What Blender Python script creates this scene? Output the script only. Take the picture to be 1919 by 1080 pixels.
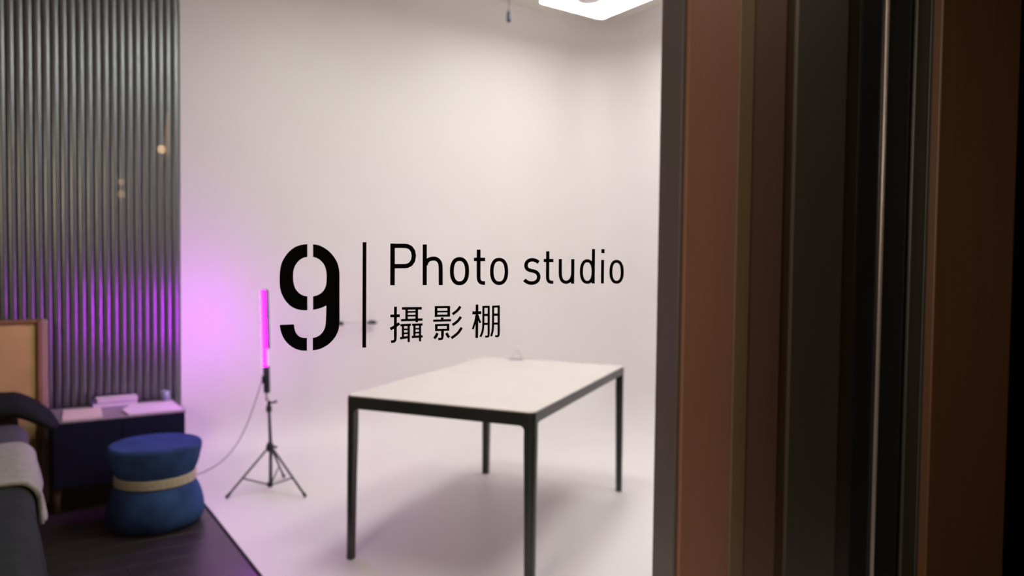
import bpy, bmesh, math, random
from math import sin, cos, pi, radians, sqrt
from mathutils import Vector, Matrix

random.seed(4)
scene = bpy.context.scene
COL = scene.collection
for o in list(bpy.data.objects):
    bpy.data.objects.remove(o)

# ------------------------------------------------------------------ camera
F_PX, YAW, PITCH, ROLL, CAM_H = 1365.08, 0.602734, 0.0334675, 0.0113501, 1.33288
fwd = Vector((sin(YAW) * cos(PITCH), cos(YAW) * cos(PITCH), -sin(PITCH)))
rgt = Vector((cos(YAW), -sin(YAW), 0))
up = rgt.cross(fwd)
R2 = rgt * cos(ROLL) + up * sin(ROLL)
U2 = up * cos(ROLL) - rgt * sin(ROLL)
cd = bpy.data.cameras.new('camera')
cam = bpy.data.objects.new('camera', cd)
COL.objects.link(cam)
m = Matrix((R2, U2, -fwd)).transposed().to_4x4()
m.translation = Vector((0, 0, CAM_H))
cam.matrix_world = m
cd.sensor_width = 36
cd.lens = 36 * F_PX / 1919
cd.clip_start = 0.02
cd.dof.use_dof = True
cd.dof.focus_distance = 1.15
cd.dof.aperture_fstop = 3.2
scene.camera = cam


def at(px, py, axis, val):
    """metric point where the line of sight through a photo position meets an axis plane"""
    d = fwd + R2 * ((px - 959.5) / F_PX) - U2 * ((py - 540) / F_PX)
    o = Vector((0, 0, CAM_H))
    return o + d * ((val - o[axis]) / d[axis])


# ------------------------------------------------------------------ light
LAMP_L = 26.5          # ceiling panels
TUBE_L = 160.0         # magenta tube
CORR_W = 16.0          # added corridor fill, watts
w = bpy.data.worlds.new('world')
scene.world = w
w.use_nodes = True
w.node_tree.nodes['Background'].inputs[0].default_value = (0.05, 0.045, 0.04, 1)
w.node_tree.nodes['Background'].inputs[1].default_value = 0.05


def area(name, loc, rot, sx, sy, watt, col):
    l = bpy.data.lights.new(name, 'AREA')
    l.shape = 'RECTANGLE'
    l.size, l.size_y = sx, sy
    l.energy = watt
    l.color = col
    o = bpy.data.objects.new(name, l)
    o.location = loc
    o.rotation_euler = rot
    COL.objects.link(o)
    return o


area('corridor_fill', (0.9, -0.5, 2.55), (0, 0, 0), 1.6, 0.3, CORR_W, (1.0, 0.78, 0.58))  # unseen area light added to brighten the jamb and boards
area('corridor_fill', (-1.9, -0.2, 2.2), (0, radians(-62), 0), 0.8, 1.0, 72.0, (1.0, 0.80, 0.62))  # unseen fill, added and angled to reach the boards behind the glass

scene.view_settings.view_transform = 'Standard'
scene.view_settings.look = 'None'
scene.view_settings.gamma = 1
scene.view_settings.exposure = 0.0
scene.view_settings.use_curve_mapping = False


# ------------------------------------------------------------------ materials
def mat(name, col, rough=0.5, metal=0.0, bump=0.0, bscale=60.0, var=0.0, vscale=8.0, stretch=(1, 1, 1),
        spec=0.5, coat=0.0, sheen=0.0):
    mt = bpy.data.materials.new(name)
    mt.use_nodes = True
    nt = mt.node_tree
    b = nt.nodes['Principled BSDF']
    b.inputs['Base Color'].default_value = (*col, 1)
    b.inputs['Roughness'].default_value = rough
    b.inputs['Metallic'].default_value = metal
    b.inputs['Specular IOR Level'].default_value = spec
    b.inputs['Coat Weight'].default_value = coat
    b.inputs['Sheen Weight'].default_value = sheen
    tc = nt.nodes.new('ShaderNodeTexCoord')
    mp = nt.nodes.new('ShaderNodeMapping')
    mp.inputs['Scale'].default_value = stretch
    nt.links.new(tc.outputs['Object'], mp.inputs[0])
    if var:
        n = nt.nodes.new('ShaderNodeTexNoise')
        n.inputs['Scale'].default_value = vscale
        n.inputs['Detail'].default_value = 5
        nt.links.new(mp.outputs[0], n.inputs[0])
        r = nt.nodes.new('ShaderNodeMapRange')
        r.inputs['From Min'].default_value = 0.3
        r.inputs['From Max'].default_value = 0.7
        r.inputs['To Min'].default_value = 1 - var
        r.inputs['To Max'].default_value = 1 + var
        nt.links.new(n.outputs[0], r.inputs[0])
        mx = nt.nodes.new('ShaderNodeVectorMath')
        mx.operation = 'SCALE'
        mx.inputs[0].default_value = col
        nt.links.new(r.outputs[0], mx.inputs['Scale'])
        nt.links.new(mx.outputs[0], b.inputs['Base Color'])
    if bump:
        n2 = nt.nodes.new('ShaderNodeTexNoise')
        n2.inputs['Scale'].default_value = bscale
        n2.inputs['Detail'].default_value = 4
        nt.links.new(mp.outputs[0], n2.inputs[0])
        bp = nt.nodes.new('ShaderNodeBump')
        bp.inputs['Strength'].default_value = bump
        bp.inputs['Distance'].default_value = 0.003
        nt.links.new(n2.outputs[0], bp.inputs['Height'])
        nt.links.new(bp.outputs[0], b.inputs['Normal'])
    return mt


def emit(name, col, s):
    mt = bpy.data.materials.new(name)
    mt.use_nodes = True
    nt = mt.node_tree
    nt.nodes.clear()
    e = nt.nodes.new('ShaderNodeEmission')
    e.inputs[0].default_value = (*col, 1)
    e.inputs[1].default_value = s
    o = nt.nodes.new('ShaderNodeOutputMaterial')
    nt.links.new(e.outputs[0], o.inputs[0])
    return mt


def glass_mat():
    """architectural pane: clear film plus a Schlick mirror reflection"""
    mt = bpy.data.materials.new('window_glass')
    mt.use_nodes = True
    nt = mt.node_tree
    nt.nodes.clear()
    g = nt.nodes.new('ShaderNodeNewGeometry')
    dt = nt.nodes.new('ShaderNodeVectorMath'); dt.operation = 'DOT_PRODUCT'
    nt.links.new(g.outputs['Incoming'], dt.inputs[0]); nt.links.new(g.outputs['Normal'], dt.inputs[1])
    ab = nt.nodes.new('ShaderNodeMath'); ab.operation = 'ABSOLUTE'
    nt.links.new(dt.outputs['Value'], ab.inputs[0])
    om = nt.nodes.new('ShaderNodeMath'); om.operation = 'SUBTRACT'; om.inputs[0].default_value = 1
    nt.links.new(ab.outputs[0], om.inputs[1])
    pw = nt.nodes.new('ShaderNodeMath'); pw.operation = 'POWER'; pw.inputs[1].default_value = 5
    nt.links.new(om.outputs[0], pw.inputs[0])
    ma = nt.nodes.new('ShaderNodeMath'); ma.operation = 'MULTIPLY_ADD'
    ma.inputs[1].default_value = 0.95; ma.inputs[2].default_value = 0.04
    nt.links.new(pw.outputs[0], ma.inputs[0])
    bf = nt.nodes.new('ShaderNodeMath'); bf.operation = 'MULTIPLY_ADD'; bf.inputs[1].default_value = -1; bf.inputs[2].default_value = 1
    nt.links.new(g.outputs['Backfacing'], bf.inputs[0])
    ml = nt.nodes.new('ShaderNodeMath'); ml.operation = 'MULTIPLY'
    nt.links.new(ma.outputs[0], ml.inputs[0]); nt.links.new(bf.outputs[0], ml.inputs[1])
    tr = nt.nodes.new('ShaderNodeBsdfTransparent'); tr.inputs[0].default_value = (0.985, 0.99, 0.985, 1)
    gl = nt.nodes.new('ShaderNodeBsdfGlossy'); gl.inputs['Roughness'].default_value = 0.0
    mx = nt.nodes.new('ShaderNodeMixShader')
    nt.links.new(ml.outputs[0], mx.inputs[0]); nt.links.new(tr.outputs[0], mx.inputs[1]); nt.links.new(gl.outputs[0], mx.inputs[2])
    o = nt.nodes.new('ShaderNodeOutputMaterial')
    nt.links.new(mx.outputs[0], o.inputs[0])
    return mt


M = dict(
    white=mat('cyclorama_paint', (0.855, 0.82, 0.81), 0.45, var=0.012, vscale=1.5),
    wfloor=mat('white_floor_paint', (0.76, 0.70, 0.69), 0.32, var=0.03, vscale=2.5, bump=0.03, bscale=8),
    ceil=mat('ceiling_paint', (0.80, 0.775, 0.69), 0.8, var=0.03, vscale=3),
    slat=mat('slat_laminate', (0.225, 0.245, 0.245), 0.30, metal=0.85, var=0.03, vscale=6, stretch=(12, 12, 0.6), spec=0.6),
    slatback=mat('slat_backing_felt', (0.09, 0.095, 0.095), 0.9, bump=0.2),
    plank=mat('dark_plank_wood', (0.028, 0.022, 0.022), 0.34, var=0.35, vscale=5, stretch=(1.2, 14, 1), bump=0.08, bscale=30),
    joint=mat('dark_joint', (0.01, 0.009, 0.009), 0.8, var=0.1),
    darkwall=mat('dark_wall_paint', (0.06, 0.055, 0.05), 0.7, var=0.1),
    tframe=mat('table_frame_steel', (0.022, 0.026, 0.025), 0.33, var=0.1, spec=0.5),
    ttop=mat('table_top_laminate', (0.72, 0.68, 0.64), 0.22, var=0.015, vscale=6),
    black=mat('black_plastic', (0.012, 0.014, 0.018), 0.4, var=0.1),
    stand=mat('stand_metal', (0.035, 0.042, 0.055), 0.35, metal=0.3, var=0.1),
    clear=mat('pale_plastic', (0.72, 0.62, 0.68), 0.4, var=0.03),
    navy=mat('navy_lacquer', (0.003, 0.007, 0.022), 0.6, spec=0.15, var=0.1),
    ntop=mat('nightstand_top', (0.26, 0.22, 0.24), 0.35, var=0.08),
    paper=mat('paper_white', (0.78, 0.70, 0.72), 0.6, var=0.02),
    cream=mat('paper_cream', (0.80, 0.66, 0.58), 0.6, var=0.03),
    violet=mat('violet_cover', (0.16, 0.12, 0.42), 0.45, var=0.05),
    blue=mat('blue_boucle', (0.026, 0.062, 0.155), 0.95, bump=0.6, bscale=160, var=0.3, vscale=9, spec=0.1),
    rope=mat('beige_rope', (0.42, 0.36, 0.24), 0.85, bump=0.8, bscale=240, var=0.15, vscale=60),
    duvet=mat('charcoal_linen', (0.024, 0.030, 0.031), 0.95, bump=0.5, bscale=120, var=0.15, vscale=12, spec=0.1),
    pillow=mat('black_linen', (0.011, 0.015, 0.016), 0.95, bump=0.5, bscale=120, var=0.12, spec=0.1),
    sheet=mat('slate_sheet', (0.050, 0.052, 0.062), 0.9, bump=0.4, bscale=100, var=0.1),
    throw=mat('pale_knit', (0.30, 0.29, 0.255), 0.95, bump=0.9, bscale=90, var=0.12, vscale=30),
    tan=mat('tan_upholstery', (0.66, 0.44, 0.17), 0.8, bump=0.3, bscale=150, var=0.12, vscale=6),
    legwood=mat('shaded_leg_wood', (0.13, 0.055, 0.025), 0.6, var=0.15),  # shadow under the cabinet is put into this darker wood colour
    oak=mat('oak_rail', (0.30, 0.14, 0.06), 0.5, var=0.2, vscale=8, stretch=(8, 8, 0.6)),
    oakp=mat('pale_oak_rail', (0.42, 0.27, 0.22), 0.5, var=0.12, vscale=8, stretch=(8, 8, 0.6)),
    vinyl=mat('black_vinyl', (0.0012, 0.0014, 0.0013), 0.8, spec=0.05, var=0.05),
    plug=mat('dark_blue_plastic', (0.03, 0.06, 0.10), 0.4, var=0.1),
    cord=mat('grey_cord', (0.30, 0.25, 0.29), 0.6, var=0.05),
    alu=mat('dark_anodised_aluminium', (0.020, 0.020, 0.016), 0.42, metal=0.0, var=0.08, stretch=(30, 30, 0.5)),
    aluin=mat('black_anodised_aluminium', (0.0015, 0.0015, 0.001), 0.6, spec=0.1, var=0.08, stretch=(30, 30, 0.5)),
    bead=mat('highlight_metal_bead', (0.30, 0.27, 0.25), 0.3, metal=0.6, var=0.05),
    groove=mat('black_groove', (0.001, 0.001, 0.001), 0.9, spec=0.05, var=0.05),
    corr=mat('corridor_wood', (0.10, 0.055, 0.03), 0.5, var=0.2, vscale=5, stretch=(6, 6, 0.5)),
    corrd=mat('corridor_floor_tile', (0.05, 0.045, 0.04), 0.5, var=0.1),
    glassware=mat('grey_glass', (0.25, 0.32, 0.36), 0.1, var=0.02, spec=0.8),
)
LAMP = emit('panel_diffuser', (1.0, 0.965, 0.955), LAMP_L)
LAMP_FAR = emit('panel_diffuser_far', (1.0, 0.965, 0.955), LAMP_L * 0.48)
TUBE = emit('magenta_tube', (0.62, 0.0006, 1.0), TUBE_L)
GLASS = glass_mat()


# ------------------------------------------------------------------ helpers
def link(name, me, material, parent=None, **props):
    o = bpy.data.objects.new(name, me)
    if material is not None:
        me.materials.clear()
        me.materials.append(material)
    COL.objects.link(o)
    if parent is not None:
        o.parent = parent
    for k, v in props.items():
        o[k] = v
    return o


def obj(name, bm, material, parent=None, smooth=False, **props):
    me = bpy.data.meshes.new(name)
    bmesh.ops.recalc_face_normals(bm, faces=bm.faces)
    bm.to_mesh(me)
    bm.free()
    if smooth:
        for p in me.polygons:
            p.use_smooth = True
    return link(name, me, material, parent, **props)


def thing(name, label, cat, loc=(0, 0, 0), rz=0, group=None):
    o = bpy.data.objects.new(name, None)
    o.empty_display_size = 0.1
    COL.objects.link(o)
    o.location = loc
    o.rotation_euler = (0, 0, rz)
    o['label'] = label
    o['category'] = cat
    if group:
        o['group'] = group
    return o


def box(bm, x0, x1, y0, y1, z0, z1, bev=0.0, seg=2):
    t = bmesh.new()
    bmesh.ops.create_cube(t, size=1)
    for v in t.verts:
        v.co = Vector((x0 + (v.co.x + .5) * (x1 - x0), y0 + (v.co.y + .5) * (y1 - y0), z0 + (v.co.z + .5) * (z1 - z0)))
    if bev:
        bmesh.ops.bevel(t, geom=t.edges[:], offset=bev, segments=seg, affect='EDGES', profile=0.5)
    join(bm, t)
    return bm


def join(bm, t):
    me = bpy.data.meshes.new('tmp')
    t.to_mesh(me)
    t.free()
    bm.from_mesh(me)
    bpy.data.meshes.remove(me)


def tube(bm, pts, r, n=12, caps=True):
    pts = [Vector(p) for p in pts]
    rs = r if isinstance(r, (list, tuple)) else [r] * len(pts)
    rings = []
    ref = Vector((0.13, 0.21, 0.97))
    for i, p in enumerate(pts):
        d = (pts[min(i + 1, len(pts) - 1)] - pts[max(i - 1, 0)]).normalized()
        if abs(d.dot(ref)) > 0.95:
            ref = Vector((1, 0, 0.05)).normalized()
        a = d.cross(ref).normalized()
        b = d.cross(a)
        rings.append([bm.verts.new(p + (a * cos(2 * pi * k / n) + b * sin(2 * pi * k / n)) * rs[i]) for k in range(n)])
    for i in range(len(rings) - 1):
        for k in range(n):
            bm.faces.new((rings[i][k], rings[i][(k + 1) % n], rings[i + 1][(k + 1) % n], rings[i + 1][k]))
    if caps:
        bm.faces.new(rings[0])
        bm.faces.new(rings[-1])
    return bm


def lathe(bm, prof, n=48, cx=0, cy=0, squash=1.0):
    """prof: list of (r,z), closed with end caps"""
    rings = []
    for r, z in prof:
        rings.append([bm.verts.new((cx + r * cos(2 * pi * k / n), cy + r * squash * sin(2 * pi * k / n), z)) for k in range(n)])
    for i in range(len(rings) - 1):
        for k in range(n):
            bm.faces.new((rings[i][k], rings[i][(k + 1) % n], rings[i + 1][(k + 1) % n], rings[i + 1][k]))
    bm.faces.new(rings[0])
    bm.faces.new(rings[-1])
    return bm


def catmull(pts, k=6, closed=False):
    n = len(pts)
    out = []
    segs = n if closed else n - 1
    for i in range(segs):
        if closed:
            a, b, c, d = (Vector(pts[(i + j - 1) % n]) for j in range(4))
        else:
            a, b, c, d = Vector(pts[max(i - 1, 0)]), Vector(pts[i]), Vector(pts[i + 1]), Vector(pts[min(i + 2, n - 1)])
        for j in range(k):
            t = j / k
            out.append(0.5 * ((2 * b) + (c - a) * t + (2 * a - 5 * b + 4 * c - d) * t * t + (3 * b - a - 3 * c + d) * t ** 3))
    if not closed:
        out.append(Vector(pts[-1]))
    return out


def prism(bm, pts, off):
    """extrude the 3D polygon pts by the vector off"""
    off = Vector(off)
    a = [bm.verts.new(Vector(p)) for p in pts]
    b = [bm.verts.new(Vector(p) + off) for p in pts]
    n = len(pts)
    bm.faces.new(a)
    bm.faces.new(b[::-1])
    for i in range(n):
        bm.faces.new((a[i], b[i], b[(i + 1) % n], a[(i + 1) % n]))
    return bm


# ------------------------------------------------------------------ the setting
Y_GLASS, Y_BACK, X_EDGE, X_RIGHT, Z_CEIL = 1.0, 4.85, 0.86, 4.27, 3.40
X_LEFT = -2.4

# white floor of the cyclorama
obj('floor', box(bmesh.new(), X_EDGE, X_RIGHT + .1, 1.012, Y_BACK + .1, -0.05, 0.0), M['white'], kind='structure')


# cyclorama: back wall and right wall with a coved foot and a rounded corner
def cyclorama():
    RC, RV, zt = 0.45, 0.38, Z_CEIL
    path = []
    x = X_EDGE
    while x < X_RIGHT - RC - 0.01:
        path.append((Vector((x, Y_BACK, 0)), Vector((0, -1, 0))))
        x += 0.16
    for k in range(13):
        a = k / 12 * pi / 2
        c = Vector((X_RIGHT - RC, Y_BACK - RC, 0))
        d = Vector((sin(a), cos(a), 0))
        path.append((c + d * RC, -d))
    y = Y_BACK - RC - 0.15
    while y > 1.85:
        path.append((Vector((X_RIGHT, y, 0)), Vector((-1, 0, 0))))
        y -= 0.16
    path.append((Vector((X_RIGHT, 1.76, 0)), Vector((-1, 0, 0))))
    prof = []
    for k in range(11):
        a = k / 10 * pi / 2
        prof.append((RV * (1 - sin(a)), RV * (1 - cos(a)) + 0.0003))
    prof += [(0, 1.2), (0, 2.2), (0, zt)]
    bm = bmesh.new()
    grid = [[bm.verts.new(p + nn * o + Vector((0, 0, z))) for o, z in prof] for p, nn in path]
    gout = [(bm.verts.new(p), bm.verts.new(p + Vector((0, 0, zt)))) for p, nn in path]
    outer = [[bm.verts.new(p - nn * .06 + Vector((0, 0, z))) for z in (0.0, zt)] for p, nn in path]
    for i in range(len(path) - 1):
        for j in range(len(prof) - 1):
            bm.faces.new((grid[i][j], grid[i + 1][j], grid[i + 1][j + 1], grid[i][j + 1]))
        bm.faces.new((outer[i][0], outer[i][1], outer[i + 1][1], outer[i + 1][0]))
        bm.faces.new((gout[i][1], gout[i + 1][1], outer[i + 1][1], outer[i][1]))
    return bm


obj('wall_right', cyclorama(), M['white'], smooth=True, kind='structure')

# ceiling (with a shallow bulkhead line along the right wall)
obj('ceiling', box(bmesh.new(), X_LEFT, X_RIGHT + .1, 1.012, Y_BACK + .1, Z_CEIL, Z_CEIL + .1), M['ceil'], kind='structure')

# slatted wall on the left: backing board and single slats
back = obj('wall_back', box(bmesh.new(), X_LEFT, 0.852, Y_BACK - 0.012, Y_BACK + .06, 0.0, Z_CEIL), M['slatback'], kind='structure')
PITCHX, SW, SD = 0.0412, 0.0375, 0.014
me = bpy.data.meshes.new('slat')
tb = bmesh.new()
arc = [(-SW / 2, 0, 0)] + [(SW / 2 * sin(a), -SD * (.25 + .75 * cos(a)), 0) for a in [radians(-90 + 15 * q) for q in range(13)]] + [(SW / 2, 0, 0)]
prism(tb, arc, (0, 0, Z_CEIL - 0.002))
bmesh.ops.recalc_face_normals(tb, faces=tb.faces)
tb.to_mesh(me)
tb.free()
x = 0.848 - SW / 2
k = 0
while x > -0.75:
    s = link('slat', me, M['slat'] if k == 0 else None, back)
    s.location = (x, Y_BACK - 0.0122, 0.001)
    x -= PITCHX
    k += 1
obj('wall_left', box(bmesh.new(), X_LEFT - .1, X_LEFT, 1.012, Y_BACK + .06, 0, Z_CEIL), M['darkwall'], kind='structure')

# dark plank floor on the left side, single planks over a dark base
base = obj('floor', box(bmesh.new(), X_LEFT, X_EDGE - 0.001, 1.012, Y_BACK, -0.05, -0.006), M['joint'], kind='structure')
me = bpy.data.meshes.new('floor_plank')
tb = bmesh.new()
PL, PW = 1.2, 0.145
box(tb, 0, PL - 0.0012, 0, PW - 0.0012, -0.006, 0.004, 0.0012, 1)
bmesh.ops.recalc_face_normals(tb, faces=tb.faces)
tb.to_mesh(me)
tb.free()
row = 0
y = 1.02
first = True
while y < Y_BACK - 0.1:
    x = X_EDGE - 0.012 - PL if row % 2 == 0 else X_EDGE - 0.012 - PL
    offs = [0, 0.45, 0.8][row % 3]
    xs = []
    x1 = X_EDGE - 0.012
    if offs:
        xs.append((x1 - offs, offs))
        x1 -= offs
    while x1 > -1.6:
        xs.append((x1 - PL, PL))
        x1 -= PL
    for xa, ln in xs:
        p = link('floor_plank', me, M['plank'] if first else None, base)
        p.location = (xa, y, 0)
        p.scale = (ln / PL, 1, 1)
        first = False
    y += PW
    row += 1
obj('trim_1', box(bmesh.new(), X_EDGE - 0.012, X_EDGE + 0.001, 1.02, Y_BACK - .02, -0.006, 0.009, 0.002, 1), M['joint'], kind='structure')

# return wall of stepped brown boards behind the glass on the right
YP = 1.6
ret = obj('wall_front', box(bmesh.new(), 1.745, X_RIGHT + .05, YP + 0.002, YP + 0.075, 0, Z_CEIL), M['darkwall'], kind='structure')
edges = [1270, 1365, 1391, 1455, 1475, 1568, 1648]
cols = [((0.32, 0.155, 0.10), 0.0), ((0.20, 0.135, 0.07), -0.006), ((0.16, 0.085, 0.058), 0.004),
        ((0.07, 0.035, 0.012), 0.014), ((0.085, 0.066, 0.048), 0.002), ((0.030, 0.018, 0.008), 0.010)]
for i in range(len(cols)):
    xa, xb = at(edges[i], 540, 1, YP).x, at(edges[i + 1], 540, 1, YP).x
    if i == 0:
        xa = 1.745
    c, dd = cols[i]
    mm = mat('board_veneer', c, 0.6, var=0.05, vscale=5, stretch=(10, 10, 0.35))
    obj('board', box(bmesh.new(), xa + .0005, xb - .0005, YP - 0.022 + dd, YP + .0025, 0, Z_CEIL - .002, 0.0015, 1), mm, ret)
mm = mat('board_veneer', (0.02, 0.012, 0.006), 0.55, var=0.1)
obj('board', box(bmesh.new(), xb + .001, X_RIGHT, YP - .014, YP + .0025, 0, Z_CEIL - .002, 0.003, 2), mm, ret)
# end cap of the return wall, seen from the side
obj('end_board', box(bmesh.new(), 1.727, 1.7448, YP - .012, YP + 0.082, 0, Z_CEIL - .002, 0.006, 3),
    mat('end_board_veneer', (0.12, 0.10, 0.094), 0.5, var=0.06, vscale=5, stretch=(10, 10, 0.35)), ret)

# glass front with its frame
win = obj('window_1', box(bmesh.new(), X_LEFT, 1.845, 1.0, 1.010, 0.0, Z_CEIL), GLASS, kind='structure')
xg = at(1646, 540, 1, 1.0).x
xb2 = at(1651.5, 540, 1, 0.992).x
obj('glazing_bead', box(bmesh.new(), xg, xb2, 0.990, 0.9995, 0.0, Z_CEIL, 0.003, 3), M['bead'], win, label='thin metal bead, pale to carry the edge highlight')  # highlight along the metal edge is put into the bead's pale colour
# frame post: inner reveal, face with a fine rib lightened as a highlight, groove
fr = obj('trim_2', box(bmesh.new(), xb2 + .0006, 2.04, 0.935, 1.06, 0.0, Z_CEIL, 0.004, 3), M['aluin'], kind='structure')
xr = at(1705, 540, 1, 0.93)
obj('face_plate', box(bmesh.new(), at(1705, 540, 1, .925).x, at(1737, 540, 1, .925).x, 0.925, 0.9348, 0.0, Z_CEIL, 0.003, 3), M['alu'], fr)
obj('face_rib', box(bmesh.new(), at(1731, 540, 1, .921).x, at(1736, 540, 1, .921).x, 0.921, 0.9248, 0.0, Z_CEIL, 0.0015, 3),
    mat('rib_highlight_metal', (0.028, 0.030, 0.030), 0.5, var=0.05), fr)  # rib colour lightened to carry a thin highlight
# brown corridor-side board to the right of the frame
xk0, xk1 = at(1752, 540, 1, .90).x, at(1897, 540, 1, .90).x
kb = obj('trim_3', box(bmesh.new(), xk0, xk1, 0.90, 1.05, 0.0, Z_CEIL, 0.004, 3),
         mat('door_jamb_wood', (0.070, 0.030, 0.010), 0.5, var=0.10, vscale=4, stretch=(10, 10, 0.3)), kind='structure')
obj('wall_front', box(bmesh.new(), 2.045, 5.0, 1.02, 1.10, 0.0, Z_CEIL), M['groove'], kind='structure')
# corridor the glass looks out on (seen only as reflections)
YC = -1.4
corr = obj('wall_corridor', box(bmesh.new(), -3.0, 5.0, YC - .1, YC, 0, 2.7), M['corr'], kind='structure')
obj('wall_corridor', box(bmesh.new(), -3.1, -3.0, YC - .1, 1.0, 0, 2.7), M['corr'], kind='structure')
obj('wall_corridor', box(bmesh.new(), 5.0, 5.1, YC - .1, 1.10, 0, 2.7), M['corr'], kind='structure')
obj('floor', box(bmesh.new(), -3.1, 5.1, YC - .1, 0.999, -0.05, 0.0), M['corrd'], kind='structure')
obj('ceiling', box(bmesh.new(), -3.1, 5.1, YC - .1, 0.999, 2.7, 2.8), M['darkwall'], kind='structure')

# ------------------------------------------------------------------ sign on the glass
YV = 0.9996
sign = thing('glass_lettering', 'black vinyl lettering on the glass: stencil 9, bar and two lines of text', 'sign',
             tuple(at(683, 655, 1, YV)))
soff = Vector(sign.location)


def local(bm, off):
    for v in bm.verts:
        v.co -= off
    return bm


def poly_letter(name, outlines, k=3):
    from mathutils.geometry import tessellate_polygon
    bm = bmesh.new()
    for pts in outlines:
        q = []
        for a in pts:
            if not q or (abs(a[0] - q[-1][0]) + abs(a[1] - q[-1][1])) > 0.05:
                q.append(a)
        P = [at(px, py, 1, YV) for px, py in q]
        fa = [bm.verts.new(p) for p in P]
        fb = [bm.verts.new(p + Vector((0, -.0003, 0))) for p in P]
        for t in tessellate_polygon([[Vector((p[0], p[1], 0)) for p in q]]):
            bm.faces.new([fb[i] for i in t])
            bm.faces.new([fa[i] for i in t][::-1])
        for i in range(len(P)):
            j = (i + 1) % len(P)
            bm.faces.new((fa[i], fa[j], fb[j], fb[i]))
    return obj(name, local(bm, soff), M['vinyl'], sign)


def stroke(bm, pts, wd, closed=False):
    """strip of constant width along a photo-space centre line, laid on the glass"""
    P = [Vector((p[0], p[1])) for p in pts]
    n = len(P)
    L, Rr = [], []
    for i in range(n):
        if closed:
            d0, d1 = (P[i] - P[i - 1]), (P[(i + 1) % n] - P[i])
        else:
            d0 = P[i] - P[i - 1] if i else P[1] - P[0]
            d1 = P[i + 1] - P[i] if i < n - 1 else P[-1] - P[-2]
        d0.normalize(); d1.normalize()
        n0, n1 = Vector((-d0.y, d0.x)), Vector((-d1.y, d1.x))
        mv = (n0 + n1)
        mv = mv.normalized() if mv.length > 1e-6 else n0
        s = min(1 / max(mv.dot(n0), 0.3), 2.2)
        L.append(P[i] + mv * wd / 2 * s)
        Rr.append(P[i] - mv * wd / 2 * s)
    fl = [bm.verts.new(at(v.x, v.y, 1, YV - .0003)) for v in L]
    fr_ = [bm.verts.new(at(v.x, v.y, 1, YV - .0003)) for v in Rr]
    bl = [bm.verts.new(at(v.x, v.y, 1, YV)) for v in L]
    br = [bm.verts.new(at(v.x, v.y, 1, YV)) for v in Rr]
    rng = range(n) if closed else range(n - 1)
    for i in rng:
        j = (i + 1) % n
        bm.faces.new((fl[i], fl[j], fr_[j], fr_[i]))
        bm.faces.new((bl[i], br[i], br[j], bl[j]))
        bm.faces.new((fl[i], bl[i], bl[j], fl[j]))
        bm.faces.new((fr_[i], fr_[j], br[j], br[i]))
    if not closed:
        for i in (0, n - 1):
            bm.faces.new((fl[i], fr_[i], br[i], bl[i]))


def glyph(name, strokes, ox, oy, sc):
    """strokes: (points, width, smooth, closed) in the coordinates of an enlarged crop"""
    bm = bmesh.new()
    for pts, wd, sm, cl in strokes:
        q = [(ox + a / sc, oy + b / sc) for a, b in pts]
        if sm:
            q = [(v.x, v.y) for v in catmull([Vector(t) for t in q], 6, cl)]
        stroke(bm, q, wd / sc, cl)
    return obj(name, local(bm, soff), M['vinyl'], sign)


def outl(name, lists, ox, oy, sc):
    return poly_letter(name, [[(ox + a / sc, oy + b / sc) for a, b in l] for l in lists])


def cm(pts, k=5):
    return [(v.x, v.y) for v in catmull([Vector(p) for p in pts], k)]


# numeral 9 (stencil cut in three)
S9 = 892 / 190
tl = cm([(309, 83), (255, 90), (200, 110), (150, 148), (110, 198), (84, 250), (70, 310), (66, 375)]) + \
    cm([(66, 430), (72, 480), (88, 530), (118, 582), (158, 625), (205, 652), (258, 664), (309, 665)]) + \
    cm([(309, 543), (268, 533), (232, 510), (205, 475), (189, 430), (184, 380), (187, 320), (203, 272), (232, 232), (270, 206), (309, 196)])
tr = cm([(360, 84), (410, 93), (462, 118), (510, 156), (550, 205), (577, 260), (590, 320), (592, 380)]) + \
    cm([(592, 760), (588, 815), (572, 868), (540, 920), (495, 965), (440, 998), (395, 1013), (357, 1018)]) + \
    cm([(357, 909), (395, 898), (430, 874), (455, 840), (468, 800), (473, 745)]) + [(477, 624)] + \
    cm([(477, 624), (440, 641), (400, 654), (360, 661)]) + \
    cm([(360, 543), (400, 532), (438, 508), (465, 470), (477, 425), (479, 370), (475, 318), (460, 270), (432, 234), (398, 208), (360, 196)])
bl_ = [(66, 800), (72, 794)] + [(186, 789), (192, 793)] + cm([(193, 800), (198, 835), (213, 870), (238, 895), (270, 907), (306, 909)]) + \
    cm([(306, 1021), (262, 1020), (215, 1009), (168, 984), (125, 945), (94, 898), (76, 850), (66, 803)])
outl('numeral', [tl, tr, bl_], 510, 440, S9)
outl('divider_bar', [[(796, 66), (829, 66), (826, 994), (793, 994)]], 510, 440, S9)


def ring(x0, x1, y0, y1, wd, p=2.35, n=40):
    cx, cy = (x0 + x1) / 2, (y0 + y1) / 2
    rx, ry = (x1 - x0 - wd) / 2, (y1 - y0 - wd) / 2
    out = []
    for k in range(n):
        a = 2 * pi * k / n
        c, s = cos(a), sin(a)
        out.append((cx + rx * math.copysign(abs(c) ** (2 / p), c), cy + ry * math.copysign(abs(s) ** (2 / p), s)))
    return (out, wd, False, True)


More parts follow.
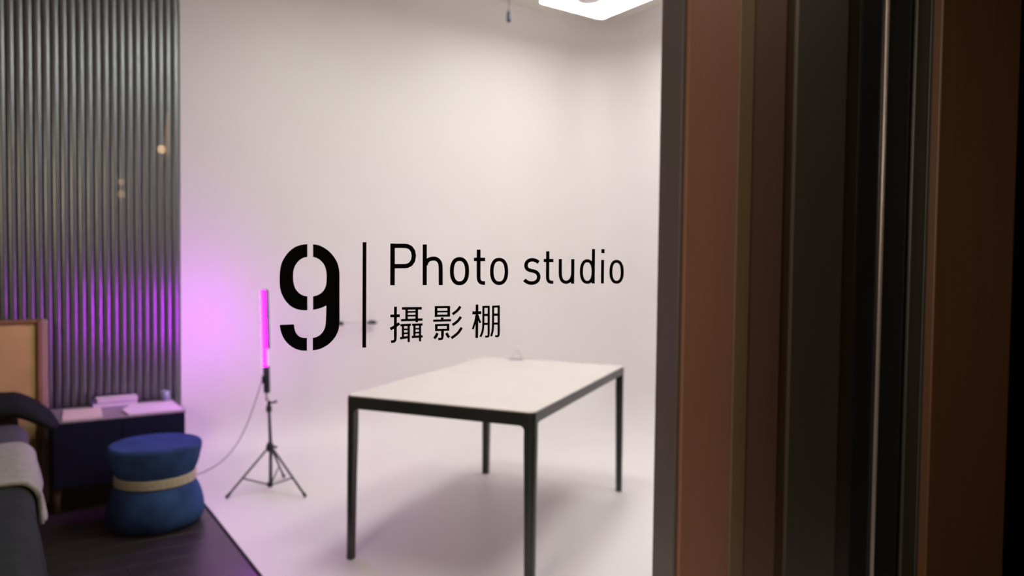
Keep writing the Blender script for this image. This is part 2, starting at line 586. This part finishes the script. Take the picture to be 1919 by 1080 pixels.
SA = 1919 / 240   # crop of 'Photo', origin 720,440
glyph('letter', [([(126, 132), (124, 759)], 69, False, False),
                 ([(94, 168), (300, 168), (345, 172), (395, 196), (431, 245), (445, 318), (432, 390), (396, 442), (345, 468), (300, 472), (130, 472)], 66, False, False)], 720, 440, SA)
glyph('letter', [([(608, 146), (607, 757)], 63, False, False),
                 ([(622, 455), (636, 412), (668, 376), (715, 361), (770, 362), (812, 388), (837, 430), (845, 485), (846, 560)], 62, True, False),
                 ([(846, 555), (847, 757)], 62, False, False)], 720, 440, SA)
glyph('letter', [ring(984, 1272, 336, 759, 60)], 720, 440, SA)
glyph('letter', [([(1415, 224), (1414, 640)], 58, False, False),
                 ([(1414, 635), (1420, 680), (1442, 712), (1478, 724), (1512, 724)], 56, True, False),
                 ([(1344, 372), (1514, 372)], 54, False, False)], 720, 440, SA)
glyph('letter', [ring(1586, 1858, 346, 755, 54)], 720, 440, SA)
SB = 1919 / 210   # crop of 'studio', origin 970,450
glyph('letter', [([(360, 385), (318, 356), (268, 341), (215, 345), (170, 370), (146, 415), (147, 462), (172, 500), (220, 522), (280, 535), (330, 560), (358, 605), (360, 650), (338, 700), (290, 730), (235, 738), (180, 728), (138, 703), (114, 683)], 62, True, False)], 970, 450, SB)
glyph('letter', [([(517, 192), (513, 630)], 57, False, False),
                 ([(513, 625), (518, 675), (540, 712), (575, 724), (612, 724)], 56, True, False),
                 ([(447, 352), (614, 352)], 56, False, False)], 970, 450, SB)
glyph('letter', [([(732, 326), (731, 570)], 55, False, False),
                 ([(731, 565), (738, 635), (765, 695), (820, 725), (875, 712), (915, 675), (940, 610)], 56, True, False),
                 ([(946, 328), (941, 750)], 55, False, False)], 970, 450, SB)
glyph('letter', [([(1300, 153), (1293, 746)], 54, False, False), ring(1066, 1320, 330, 752, 54)], 970, 450, SB)
glyph('letter', [([(1456, 340), (1452, 745)], 52, False, False), ([(1462, 156), (1461, 226)], 56, False, False)], 970, 450, SB)
glyph('letter', [ring(1572, 1818, 340, 750, 52)], 970, 450, SB)

SC = 1919 / 230   # crop of the three characters, origin 720,560


def L(x0, y0, x1, y1, wd):
    return ([(x0, y0), (x1, y1)], wd, False, False)


def C(pts, wd):
    return (pts, wd, True, False)


glyph('character', [
    L(176, 125, 174, 600, 46), C([(174, 590), (172, 640), (150, 668), (106, 672)], 42), L(95, 271, 244, 267, 46), C([(95, 475), (150, 446), (238, 385)], 46),
    L(278, 153, 588, 150, 42), L(350, 160, 350, 338, 40), L(509, 160, 508, 368, 42), L(360, 208, 495, 205, 28), L(360, 267, 495, 265, 28),
    L(262, 338, 600, 325, 38),
    L(253, 415, 418, 408, 36), L(293, 415, 293, 615, 36), L(383, 408, 383, 680, 36), L(305, 481, 370, 479, 26), L(305, 543, 370, 541, 28), L(247, 620, 370, 602, 38),
    L(436, 409, 600, 404, 36), L(472, 409, 472, 605, 36), L(560, 404, 560, 668, 34), L(485, 472, 548, 470, 26), L(485, 533, 548, 530, 28), L(430, 600, 604, 589, 36)],
    720, 560, SC)
glyph('character', [
    L(811, 122, 811, 283, 42), L(1009, 118, 1009, 279, 44), L(790, 134, 1031, 131, 36), L(800, 203, 1015, 201, 28), L(790, 268, 1031, 264, 34),
    L(905, 293, 908, 330, 44), L(765, 346, 1045, 337, 36),
    L(815, 400, 815, 507, 42), L(999, 396, 999, 500, 40), L(795, 414, 1018, 409, 34), L(795, 492, 1018, 486, 34),
    L(912, 495, 911, 590, 44), C([(911, 580), (906, 618), (885, 630), (843, 632)], 38), C([(832, 538), (812, 585), (780, 622)], 44), C([(972, 536), (992, 575), (1018, 606)], 44),
    C([(1192, 122), (1140, 188), (1068, 244)], 42), C([(1200, 282), (1145, 355), (1068, 412)], 42), C([(1212, 452), (1150, 540), (1050, 618)], 42)],
    720, 560, SC)
glyph('character', [
    L(1452, 92, 1447, 615, 42), L(1378, 223, 1518, 219, 48), C([(1441, 262), (1422, 360), (1384, 480)], 32), C([(1464, 262), (1480, 325), (1505, 380)], 32),
    L(1551, 112, 1550, 380, 34), C([(1550, 375), (1547, 450), (1535, 520), (1504, 598)], 34), L(1534, 130, 1650, 126, 34), L(1634, 112, 1633, 560, 34),
    C([(1633, 550), (1628, 585), (1610, 593), (1578, 593)], 34), L(1555, 256, 1630, 254, 38), L(1555, 396, 1630, 394, 34),
    L(1703, 110, 1702, 380, 34), C([(1702, 375), (1700, 450), (1692, 515), (1672, 590)], 34), L(1686, 126, 1808, 120, 34), L(1791, 108, 1790, 555, 36),
    C([(1790, 545), (1785, 578), (1768, 587), (1733, 586)], 34), L(1705, 252, 1785, 250, 38), L(1705, 391, 1785, 389, 34)],
    720, 560, SC)


# ------------------------------------------------------------------ ceiling panels
def panel(x0, x1, y0, y1, label, lm=None):
    t = thing('ceiling_light', label, 'lamp', ((x0 + x1) / 2, (y0 + y1) / 2, 3.15), 0, 'square ceiling light panels')
    hx, hy = (x1 - x0) / 2, (y1 - y0) / 2
    bm = bmesh.new()
    pts = []
    r = 0.025
    for cx_, cy_, a0 in ((hx - r, hy - r, 0), (-hx + r, hy - r, 90), (-hx + r, -hy + r, 180), (hx - r, -hy + r, 270)):
        for k in range(5):
            a = radians(a0 + k * 22.5)
            pts.append((cx_ + r * cos(a), cy_ + r * sin(a), 0))
    prism(bm, pts, (0, 0, 0.012))
    obj('diffuser', bm, lm or LAMP, t)
    bm = bmesh.new()
    prism(bm, [(p[0] * .98, p[1] * .98, 0.0125) for p in pts], (0, 0, 0.035))
    obj('housing', bm, M['ceil'], t)
    for sx in (-1, 1):
        for sy in (-1, 1):
            obj('suspension_rod', tube(bmesh.new(), [(sx * .2, sy * .2, .047), (sx * .2, sy * .2, Z_CEIL - 3.15 - .001)], .003, 8), M['cord'], t)
    # round boss in the middle of the panel
    bm = lathe(bmesh.new(), [(0.001, -0.012), (0.070, -0.012), (0.082, -0.009), (0.086, -0.0005)], 40, -.055, .03)
    obj('round_sensor', bm, M['white'], t)
    return t


panel(3.044, 3.62, 3.557, 4.133, 'square white light panel hanging in the far right corner, seen at the top edge', LAMP_FAR)
panel(3.044, 3.62, 2.06, 2.636, 'square white light panel hanging over the near end of the table')
panel(1.61, 2.186, 2.70, 3.276, 'square white light panel hanging over the middle of the room')
panel(1.61, 2.186, 1.30, 1.876, 'square white panel added as unseen fill, hanging just inside the glass')  # unseen panel added to soften the room light

# hanging pull cord with a dark blue grip
t = thing('pull_cord', 'thin cord hanging from the ceiling with a dark blue cylindrical grip', 'cord', (2.634, 3.9, 2.873))
obj('grip', lathe(bmesh.new(), [(0.006, 0), (0.013, 0.003), (0.0145, 0.02), (0.0135, 0.05), (0.010, 0.066), (0.004, 0.074)], 20), M['plug'], t, smooth=True)
obj('string', tube(bmesh.new(), [(0, 0, 0.07), (0.002, 0, 0.25), (0.0, 0, Z_CEIL - 2.873 - .001)], 0.0035, 8), M['cord'], t, smooth=True)

# rail on the back wall
t = thing('wall_rail', 'short thin horizontal rod with dark ends on the white back wall', 'rail', (2.0, 4.80, 0.905))
obj('rod', tube(bmesh.new(), [(-.12, 0, .003), (.07, 0, .0)], .004, 10), M['clear'], t, smooth=True)
for xx in (-.12, .115):
    obj('bracket', box(bmesh.new(), xx - .009, xx + .009, -.010, .0495, -.014, .014, .004, 2), M['stand'], t)
obj('sleeve', tube(bmesh.new(), [(.065, 0, 0), (.14, 0, -.002)], .008, 12), M['stand'], t, smooth=True)

# ------------------------------------------------------------------ table
TA = -0.99537
tb_ = thing('table', 'large rectangular table with a white top and slim black metal legs', 'table', (2.0947, 3.10386, 0), TA)
TW, TL, TZ = 0.8992, 1.4992, 0.74     # along local x (short), local y (long)


def round_rect(hx, hy, r, z, k=6):
    pts = []
    for cx_, cy_, a0 in ((hx - r, hy - r, 0), (-hx + r, hy - r, 90), (-hx + r, -hy + r, 180), (hx - r, -hy + r, 270)):
        for j in range(k + 1):
            a = radians(a0 + j * 90 / k)
            pts.append((cx_ + r * cos(a), cy_ + r * sin(a), z))
    return pts


bm = prism(bmesh.new(), round_rect(TW / 2 - .003, TL / 2 - .003, .028, TZ - .005), (0, 0, .005))
obj('tabletop', bm, M['ttop'], tb_)
# rim that carries the top
bm = prism(bmesh.new(), round_rect(TW / 2, TL / 2, .03, TZ - .012), (0, 0, .0068))
obj('rim', bm, M['tframe'], tb_)
LEGW = 0.044


def rail_pts(half, h, r=0.022, k=6):
    """side outline of a rail whose lower ends flare into the legs"""
    zt = TZ - .0122
    zb = zt - h
    pts = [(-half, zt), (half, zt), (half, zb - r)]
    for j in range(k + 1):
        a = j / k * pi / 2
        pts.append((half - r * (1 - cos(a)), zb - r * (1 - sin(a))))
    for j in range(k + 1):
        a = pi / 2 - j / k * pi / 2
        pts.append((-half + r * (1 - cos(a)), zb - r * (1 - sin(a))))
    pts.append((-half, zb - r))
    out = []
    for p in pts:
        if not out or (abs(p[0] - out[-1][0]) + abs(p[1] - out[-1][1])) > 1e-5:
            out.append(p)
    return out


for s in (-1, 1):
    hl = TW / 2 - LEGW + .0004
    y0 = s * (TL / 2 - .001)
    obj('rail', prism(bmesh.new(), [(a, y0, b) for a, b in rail_pts(hl, .046)], (0, -s * .03, 0)), M['tframe'], tb_)
    hl = TL / 2 - LEGW + .0004
    x0 = s * (TW / 2 - .001)
    obj('rail', prism(bmesh.new(), [(x0, a, b) for a, b in rail_pts(hl, .034)], (-s * .03, 0, 0)), M['tframe'], tb_)
for sx in (-1, 1):
    for sy in (-1, 1):
        ox, oy = sx * TW / 2, sy * TL / 2
        r = .026
        pts = [(ox - sx * LEGW, oy), ]
        c_ = Vector((ox - sx * r, oy - sy * r))
        for j in range(9):
            a = j / 8 * pi / 2
            pts.append((c_.x + sx * r * sin(a), c_.y + sy * r * cos(a)))
        pts.append((ox, oy - sy * LEGW))
        r2 = .006
        pts += [(ox - sx * LEGW + sx * r2, oy - sy * LEGW), (ox - sx * LEGW, oy - sy * LEGW + sy * r2)]
        bm = bmesh.new()
        zs = [(0.0, .80), (.35, .9), (.60, 1.0), (TZ - .0122, 1.0)]
        rings = []
        for z, sc_ in zs:
            rings.append([bm.verts.new((ox + (p[0] - ox) * sc_, oy + (p[1] - oy) * sc_, z)) for p in pts])
        n = len(pts)
        for a_, b_ in zip(rings, rings[1:]):
            for j in range(n):
                bm.faces.new((a_[j], a_[(j + 1) % n], b_[(j + 1) % n], b_[j]))
        bm.faces.new(rings[0]); bm.faces.new(rings[-1])
        obj('leg', bm, M['tframe'], tb_)

# folded paper card standing on the far end of the table
t = thing('folded_card', 'small folded white paper tent standing on the far end of the table', 'paper', (2.551, 3.666, TZ + .0002), -0.60)
bm = bmesh.new()
prism(bm, [(-.055, 0, 0), (.05, 0, 0), (.05, 0, .003), (-.055, 0, .003)], (0, .05, 0))
obj('base_flap', bm, mat('card_shade', (0.50, 0.44, 0.52), .6, var=.02), t)  # base flap of the white card, shade put into its colour
bm = bmesh.new()
prism(bm, [(.05, 0, .0032), (.047, 0, .0032), (.014, 0, .058), (.017, 0, .060)], (0, .05, 0))
obj('side_flap', bm, mat('card_pink_shade', (0.62, 0.50, 0.50), .6, var=.02), t)  # pinkish shade on this side of the white card, as colour
bm = bmesh.new()
prism(bm, [(-.03, 0, .0032), (-.027, 0, .0032), (.0135, 0, .056), (.0125, 0, .060)], (0, .05, 0))
obj('side_flap', bm, M['paper'], t)

# ------------------------------------------------------------------ light tube on tripod
TX, TY = 1.222, 4.22
t = thing('light_stand', 'dark tripod stand carrying the purple light tube', 'tripod', (TX, TY, 0))
feet = [Vector((.983 - TX, 4.219 - TY, 0)), Vector((1.356 - TX, 4.003 - TY, 0)), Vector((1.37 - TX, 4.44 - TY, 0))]
hub_z = 0.262
obj('pole', tube(bmesh.new(), [(0.003, 0, .03), (0.004, 0, hub_z), (-.007, 0, .50)], [.0095, .0095, .0080], 14), M['stand'], t, smooth=True)
bm = bmesh.new()
lathe(bm, [(.012, hub_z - .028), (.021, hub_z - .02), (.023, hub_z), (.016, hub_z + .018), (.011, hub_z + .026)], 20)
obj('collar', bm, M['black'], t, smooth=True)
obj('lower_collar', lathe(bmesh.new(), [(.010, .026), (.016, .03), (.016, .052), (.010, .056)], 18), M['black'], t, smooth=True)
obj('clamp_collar', lathe(bmesh.new(), [(.008, .462), (.016, .466), (.016, .492), (.010, .503), (.009, .525), (.006, .53)], 18, -.006), M['black'], t, smooth=True)
bm = bmesh.new()
tube(bm, [(-.004, 0, .513), (.022, -.01, .520), (.036, -.014, .524)], [.005, .006, .009], 10)
obj('knob', bm, M['black'], t, smooth=True)
obj('knob', tube(bmesh.new(), [(.018, 0, hub_z), (.036, -.012, hub_z - .008)], [.005, .008], 10), M['black'], t, smooth=True)
for f in feet:
    d = f.normalized()
    top = d * .016 + Vector((0.002, 0, hub_z - .01))
    ft = f + Vector((0, 0, .009))
    lg = obj('leg', tube(bmesh.new(), [top, top.lerp(ft, .5), ft], .0062, 10), M['stand'], t, smooth=True)
    obj('rubber_foot', tube(bmesh.new(), [top.lerp(ft, .93), ft + (ft - top).normalized() * .004], .0088, 10), M['black'], lg, smooth=True)
    obj('brace', tube(bmesh.new(), [d * .014 + Vector((0.003, 0, .042)), top.lerp(ft, .62)], .0045, 8), M['stand'], t, smooth=True)

t = thing('light_tube', 'glowing purple light tube with a black grip standing upright on the tripod', 'lamp', (TX - .012, TY, .531))
# axis leans slightly to the left towards its top
ax0, ax1 = Vector((-.004, 0, .0)), Vector((-.020, 0, .632))


def axp(z):
    return ax0.lerp(ax1, z / .632)


obj('spigot', tube(bmesh.new(), [axp(0.001), axp(.046)], .010, 14), M['clear'], t, smooth=True, label='pale connector')
obj('grip', tube(bmesh.new(), [axp(.0465), axp(.05), axp(.196), axp(.200)], [.015, .018, .018, .015], 18), M['stand'], t, smooth=True)
obj('socket', box(bmesh.new(), -.034, -.020, -.008, .008, .10, .145, .003, 2), M['black'], t)
# half-round diffuser (faces left and a little to the wall) and dark housing
aim = math.atan2(-0.12, -0.97)


def sector(a0, a1, r, z0, z1, inner=0.0, n=14):
    bm = bmesh.new()
    pts = [(r * cos(a0 + (a1 - a0) * k / n), r * sin(a0 + (a1 - a0) * k / n)) for k in range(n + 1)]
    A_, B_ = [], []
    p0, p1 = axp(z0), axp(z1)
    for px, py in pts:
        A_.append(bm.verts.new(p0 + Vector((px, py, 0))))
        B_.append(bm.verts.new(p1 + Vector((px, py, 0))))
    for k in range(n):
        bm.faces.new((A_[k], A_[k + 1], B_[k + 1], B_[k]))
    bm.faces.new((A_[0], B_[0], B_[-1], A_[-1]))
    bm.faces.new(A_); bm.faces.new(B_)
    return bm


SP = radians(78)
obj('diffuser', sector(aim - SP, aim + SP, .0185, .2005, .628), TUBE, t)
obj('housing', sector(aim + SP + .02, aim + 2 * pi - SP - .02, .0215, .30, .632), M['stand'], t)
obj('end_cap', tube(bmesh.new(), [axp(.6285), axp(.636)], .0195, 18), M['black'], t, smooth=True)

# cable
cp = [Vector((1.176, 4.22, .645)), at(476, 760, 1, 4.24), at(461, 800, 1, 4.28), at(440, 838, 1, 4.34), at(412, 868, 1, 4.42), at(380, 886, 1, 4.48),
      at(360, 893, 1, 4.5), Vector((.84, 4.50, .03)), Vector((.80, 4.52, .010)), Vector((.70, 4.6, .009))]
c = obj('power_cable', tube(bmesh.new(), catmull(cp, 6), .0028, 8), M['cord'], smooth=True)
c['label'] = 'thin cable sagging from the purple light tube to the floor behind the blue pouf'
c['category'] = 'cable'

# ------------------------------------------------------------------ pouf
t = thing('pouf', 'round blue fabric pouf cinched at the waist with a beige rope', 'pouf', (.593, 4.015, .0042))


def smooth_prof(p, k=5):
    q = catmull([Vector((a, b)) for a, b in p], k)
    return [(max(v.x, .001), v.y) for v in q]


obj('lower_cushion', lathe(bmesh.new(), smooth_prof([(.001, 0.0), (.16, 0.0), (.205, .008), (.226, .05), (.222, .11), (.205, .17), (.182, .215), (.168, .232), (.001, .236)]), 56), M['blue'], t, smooth=True)
obj('upper_cushion', lathe(bmesh.new(), smooth_prof([(.001, .2365), (.166, .238), (.178, .252), (.198, .30), (.210, .35), (.216, .388), (.212, .402), (.195, .409), (.10, .409), (.001, .404)]), 56), M['blue'], t, smooth=True)
bm = bmesh.new()
for zz in (.222, .237, .252):
    n = 56
    ringp = [Vector((.181 * cos(2 * pi * k / n), .181 * sin(2 * pi * k / n), zz)) for k in range(n + 1)]
    tube(bm, ringp, .0095, 8, False)
obj('rope', bm, M['rope'], t, smooth=True)

# ------------------------------------------------------------------ nightstand
NX0, NX1, NY0, NY1 = .163, .80, 4.38, 4.78
t = thing('nightstand', 'low dark navy cabinet standing between the bed and the white wall', 'cabinet', (NX0, NY0, .0042))
W_, D_ = NX1 - NX0, NY1 - NY0
obj('body', box(bmesh.new(), 0, W_, .012, D_, .133, .474, .004, 2), M['navy'], t)
obj('top', box(bmesh.new(), -.002, W_ + .002, -.002, D_, .4742, .486, .003, 2), M['ntop'], t)
for i in range(2):
    xa = .006 + i * (W_ - .009) / 2
    dr = obj('drawer', box(bmesh.new(), xa, xa + (W_ - .015) / 2, 0, .0118, .14, .468, .003, 2), M['navy'], t)
for lx in (.022, W_ - .022):
    for ly in (.05, D_ - .05):
        obj('leg', tube(bmesh.new(), [(lx, ly, 0.0), (lx, ly, .1328)], [.013, .022], 14), M['legwood'], t, smooth=True, label='short brown wooden leg')
ZN = .0042 + .4862
b_ = obj('paper_sheet', prism(bmesh.new(), [(.21, 4.395, ZN), (.395, 4.395, ZN), (.41, 4.66, ZN), (.23, 4.67, ZN)], (0, 0, .010)), M['cream'])
b_['label'] = 'cream booklet lying on the left end of the navy cabinet'; b_['category'] = 'booklet'
b_ = obj('paper_sheet', prism(bmesh.new(), [(.515, 4.385, ZN), (.785, 4.39, ZN), (.775, 4.66, ZN), (.56, 4.67, ZN), (.50, 4.52, ZN)], (0, 0, .010)), M['paper'])
b_['label'] = 'pale pink-lit paper lying on the right end of the navy cabinet'; b_['category'] = 'paper'


def book(name, label, x0, x1, y0, y1, z, h, cov, rz=0):
    t_ = thing(name, label, 'book', ((x0 + x1) / 2, (y0 + y1) / 2, z), rz, None)
    hx, hy = (x1 - x0) / 2, (y1 - y0) / 2
    obj('pages', box(bmesh.new(), -hx + .003, hx - .004, -hy + .003, hy - .003, .003, h - .003), M['paper'], t_)
    obj('cover', box(bmesh.new(), -hx, hx, -hy, hy, h - .0028, h, .001, 1), cov, t_)
    obj('cover', box(bmesh.new(), -hx, hx, -hy, hy, 0, .0028, .001, 1), cov, t_)
    obj('spine', box(bmesh.new(), -hx - .003, -hx - .0002, -hy, hy, 0.0, h, .001, 1), cov, t_)
    return t_


book('book', 'violet book lying under a white one at the back of the navy cabinet', .37, .60, 4.675, 4.775, ZN, .030, M['violet'])
book('book', 'white-covered book lying on top of the violet book on the navy cabinet', .395, .60, 4.677, 4.773, ZN + .0302, .020, M['paper'], 0.02)
t = thing('tumbler', 'small grey glass tumbler standing at the back right of the navy cabinet', 'glass', (.752, 4.73, ZN))
obj('bowl', lathe(bmesh.new(), [(.001, 0), (.020, 0), (.022, .004), (.025, .062), (.0235, .062), (.0205, .008), (.001, .007)], 28), M['glassware'], t, smooth=True)

# ------------------------------------------------------------------ bed
bed = thing('bed', 'low bed at the left edge with charcoal covers and a tan headboard', 'bed', (-.65, 3.4, .0042))
bo = Vector(bed.location)
BX1 = .045          # right edge of the mattress


def bpart(name, bm, m_, parent=None, **kw):
    if parent is None:
        local(bm, bo)
        return obj(name, bm, m_, bed, **kw)
    local(bm, bo)
    return obj(name, bm, m_, parent, **kw)


bpart('mattress', box(bmesh.new(), -1.40, BX1 - .02, 2.12, 4.63, .22, .53, .05, 4), M['sheet'], smooth=True)
bpart('bed_base', box(bmesh.new(), -1.40, BX1 - .03, 2.12, 4.64, .09, .2195, .01, 2), M['pillow'])
for lx in (-1.33, -.04):
    for ly in (2.25, 4.5):
        bpart('leg', tube(bmesh.new(), [(lx, ly, .0043), (lx, ly, .0898)], [.018, .028], 12), M['oak'], smooth=True)
# headboard: tan panel between oak posts with a top rail
hb = bpart('headboard', box(bmesh.new(), -1.40, .112, 4.655, 4.735, .25, .985, .022, 4), M['tan'], smooth=False)
for xa, xb_, mm in ((.113, .128, M['oak']), (.1285, .160, M['oakp'])):
    bpart('post', box(bmesh.new(), xa, xb_, 4.64, 4.75, .0045, 1.0, .004, 2), mm, hb)
bpart('top_rail', box(bmesh.new(), -1.42, .1125, 4.645, 4.745, .9855, 1.0, .003, 2), M['oak'], hb)


def drape(y0, y1, zb0, zb1, off, rip, seed, mname, name, ztop=.535, ny=60, thick=.012, edge_wob=0.0, xl=-1.38, bulge=0.0, hangflat=0.02):
    """cloth lying over the mattress and falling down its right side"""
    rnd = random.Random(seed)
    ph = [rnd.uniform(0, 6.28) for _ in range(6)]
    bm = bmesh.new()
    rows = []
    nt, na, ns = 16, 8, 16
    R_ = .06
    for i in range(ny + 1):
        v = i / ny
        y = y0 + (y1 - y0) * v
        zb = zb0 + (zb1 - zb0) * v + edge_wob * (sin(y * 21 + ph[0]) + .5 * sin(y * 47 + ph[1]))
        r_ = []
        for j in range(nt):
            u = j / nt
            x = xl + (BX1 + off - R_ - xl) * u
            z = ztop + off + .008 * sin(x * 9 + ph[2]) * sin(y * 6 + ph[3]) + .005 * sin(x * 23 + y * 11 + ph[4]) + bulge * sin(pi * v)
            r_.append(Vector((x, y, z)))
        for j in range(na):
            a = j / na * pi / 2
            r_.append(Vector((BX1 + off - R_ + R_ * sin(a), y, ztop + off - R_ + R_ * cos(a) + (bulge * sin(pi * v)) * (1 - j / na))))
        zt = ztop + off - R_
        for j in range(ns + 1):
            u = j / ns
            z = zt + (zb - zt) * u
            amp = rip * (u ** .8)
            x = BX1 + off + hangflat * u + amp * (.5 + .5 * sin(y * 16 + ph[0] + .6 * sin(y * 5))) + amp * .4 * sin(y * 33 + ph[1] + z * 3) + bulge * .8 * sin(pi * v) * (1 - u)
            r_.append(Vector((x, y + .01 * sin(z * 14 + ph[5]), z)))
        rows.append([bm.verts.new(p) for p in r_])
    for a_, b_2 in zip(rows, rows[1:]):
        for j in range(len(a_) - 1):
            bm.faces.new((a_[j], a_[j + 1], b_2[j + 1], b_2[j]))
    bmesh.ops.recalc_face_normals(bm, faces=bm.faces)
    up_ = sum((f.normal.z for f in bm.faces))
    if up_ < 0:
        bmesh.ops.reverse_faces(bm, faces=bm.faces[:])
    me_ = bpy.data.meshes.new(name)
    bm.to_mesh(me_)
    bm.free()
    for p in me_.polygons:
        p.use_smooth = True
    o = link(name, me_, M[mname])
    sm = o.modifiers.new('thick', 'SOLIDIFY')
    sm.thickness = thick
    sm.offset = 1
    return o


o = drape(2.14, 2.975, .03, .03, .004, .048, 3, 'duvet', 'duvet', ny=70, hangflat=0)
o['label'] = 'charcoal bedspread hanging in folds over the near part of the bed, below the pale throw'; o['category'] = 'bedspread'
o = drape(2.985, 4.12, .42, .36, .004, .014, 3, 'sheet', 'duvet', ny=60, hangflat=0)
o['label'] = 'slate grey cover on the bed between the pale throw and the black pillow'; o['category'] = 'blanket'
o = drape(2.98, 3.63, .40, .40, .022, .016, 3, 'throw', 'throw_blanket', ny=60, thick=.014, edge_wob=.016, hangflat=0)
o['label'] = 'pale grey knitted throw with a ragged edge hanging over the side of the bed'; o['category'] = 'throw'

# dark pillow that overhangs the side of the bed
t = thing('pillow', 'black linen pillow lying at the head of the bed, drooping over its side', 'pillow', (-.10, 4.36, .60))


def pillow_mesh(lx, ly, h, n=22):
    bm = bmesh.new()
    top, bot = [], []
    for i in range(n + 1):
        rt, rb = [], []
        for j in range(n + 1):
            u, v = i / n * 2 - 1, j / n * 2 - 1
            e = max(0, (1 - abs(u) ** 3.2)) ** .55 * max(0, (1 - abs(v) ** 3.2)) ** .55
            px = u * lx * (1 - .06 * v * v)
            py = v * ly * (1 - .06 * u * u)
            sag = -.11 * max(0, u - .35) ** 1.2 * 1.6
            wv = .004 * sin(u * 9 + v * 4) + .003 * sin(v * 13)
            rt.append(bm.verts.new((px, py, e * h + sag + wv)))
            rb.append(bm.verts.new((px, py, -e * h * .7 + sag - .001 + wv)))
        top.append(rt); bot.append(rb)
    for i in range(n):
        for j in range(n):
            bm.faces.new((top[i][j], top[i + 1][j], top[i + 1][j + 1], top[i][j + 1]))
            bm.faces.new((bot[i][j], bot[i][j + 1], bot[i + 1][j + 1], bot[i + 1][j]))
    bmesh.ops.remove_doubles(bm, verts=bm.verts, dist=.0015)
    return bm


obj('pillowcase', pillow_mesh(.295, .20, .06), M['pillow'], t, smooth=True)

# ------------------------------------------------------------------ corridor wall lamps (mirrored in the glass)
BULB = emit('warm_bulb', (1.0, 0.62, 0.30), 16)
BULB_DIM = emit('dim_warm_bulb', (1.0, 0.60, 0.32), 4.5)
BATT = mat('warm_wood_batten', (0.55, 0.30, 0.15), .6, var=.1, stretch=(6, 6, .5))


def globe(r_, dz):
    bm_ = bmesh.new()
    bmesh.ops.create_uvsphere(bm_, u_segments=20, v_segments=12, radius=r_)
    for v in bm_.verts:
        v.co += Vector((0, .06, dz))
    return bm_


t = thing('wall_lamp', 'small warm globe lamp beside a tall glowing strip for its light streak, mirrored on the slatted wall', 'lamp', (.521, YC, 1.792))
obj('bulb', globe(.017, 0), BULB, t, smooth=True)
obj('arm', tube(bmesh.new(), [(0, .042, 0), (.0, .0, 0)], .004, 8), M['black'], t)
obj('light_streak', tube(bmesh.new(), [(.022, .03, -.015), (.024, .03, .02), (.026, .03, .07), (.028, .03, .16)], [.010, .012, .009, .003], 14),
    emit('streak_glow', (1.0, 0.52, 0.28), 3.2), t, smooth=True)  # glowing strip stands in for the streak of light above the bulb
obj('streak_bracket', box(bmesh.new(), .012, .036, 0.0005, .019, -.03, .04, .003, 2), BATT, t)
t = thing('wall_lamp', 'dim warm lamp of two small globes, mirrored lower on the slatted wall', 'lamp', (.372, YC, 1.632))
obj('bulb', globe(.014, .014), BULB_DIM, t, smooth=True)
obj('bulb', globe(.016, -.036), BULB_DIM, t, smooth=True)
obj('arm', tube(bmesh.new(), [(0, .052, -.012), (.0, .0, -.012)], .004, 8), M['black'], t)
obj('stem', tube(bmesh.new(), [(0, .055, -.025), (.0, .055, .004)], .004, 8), M['black'], t)
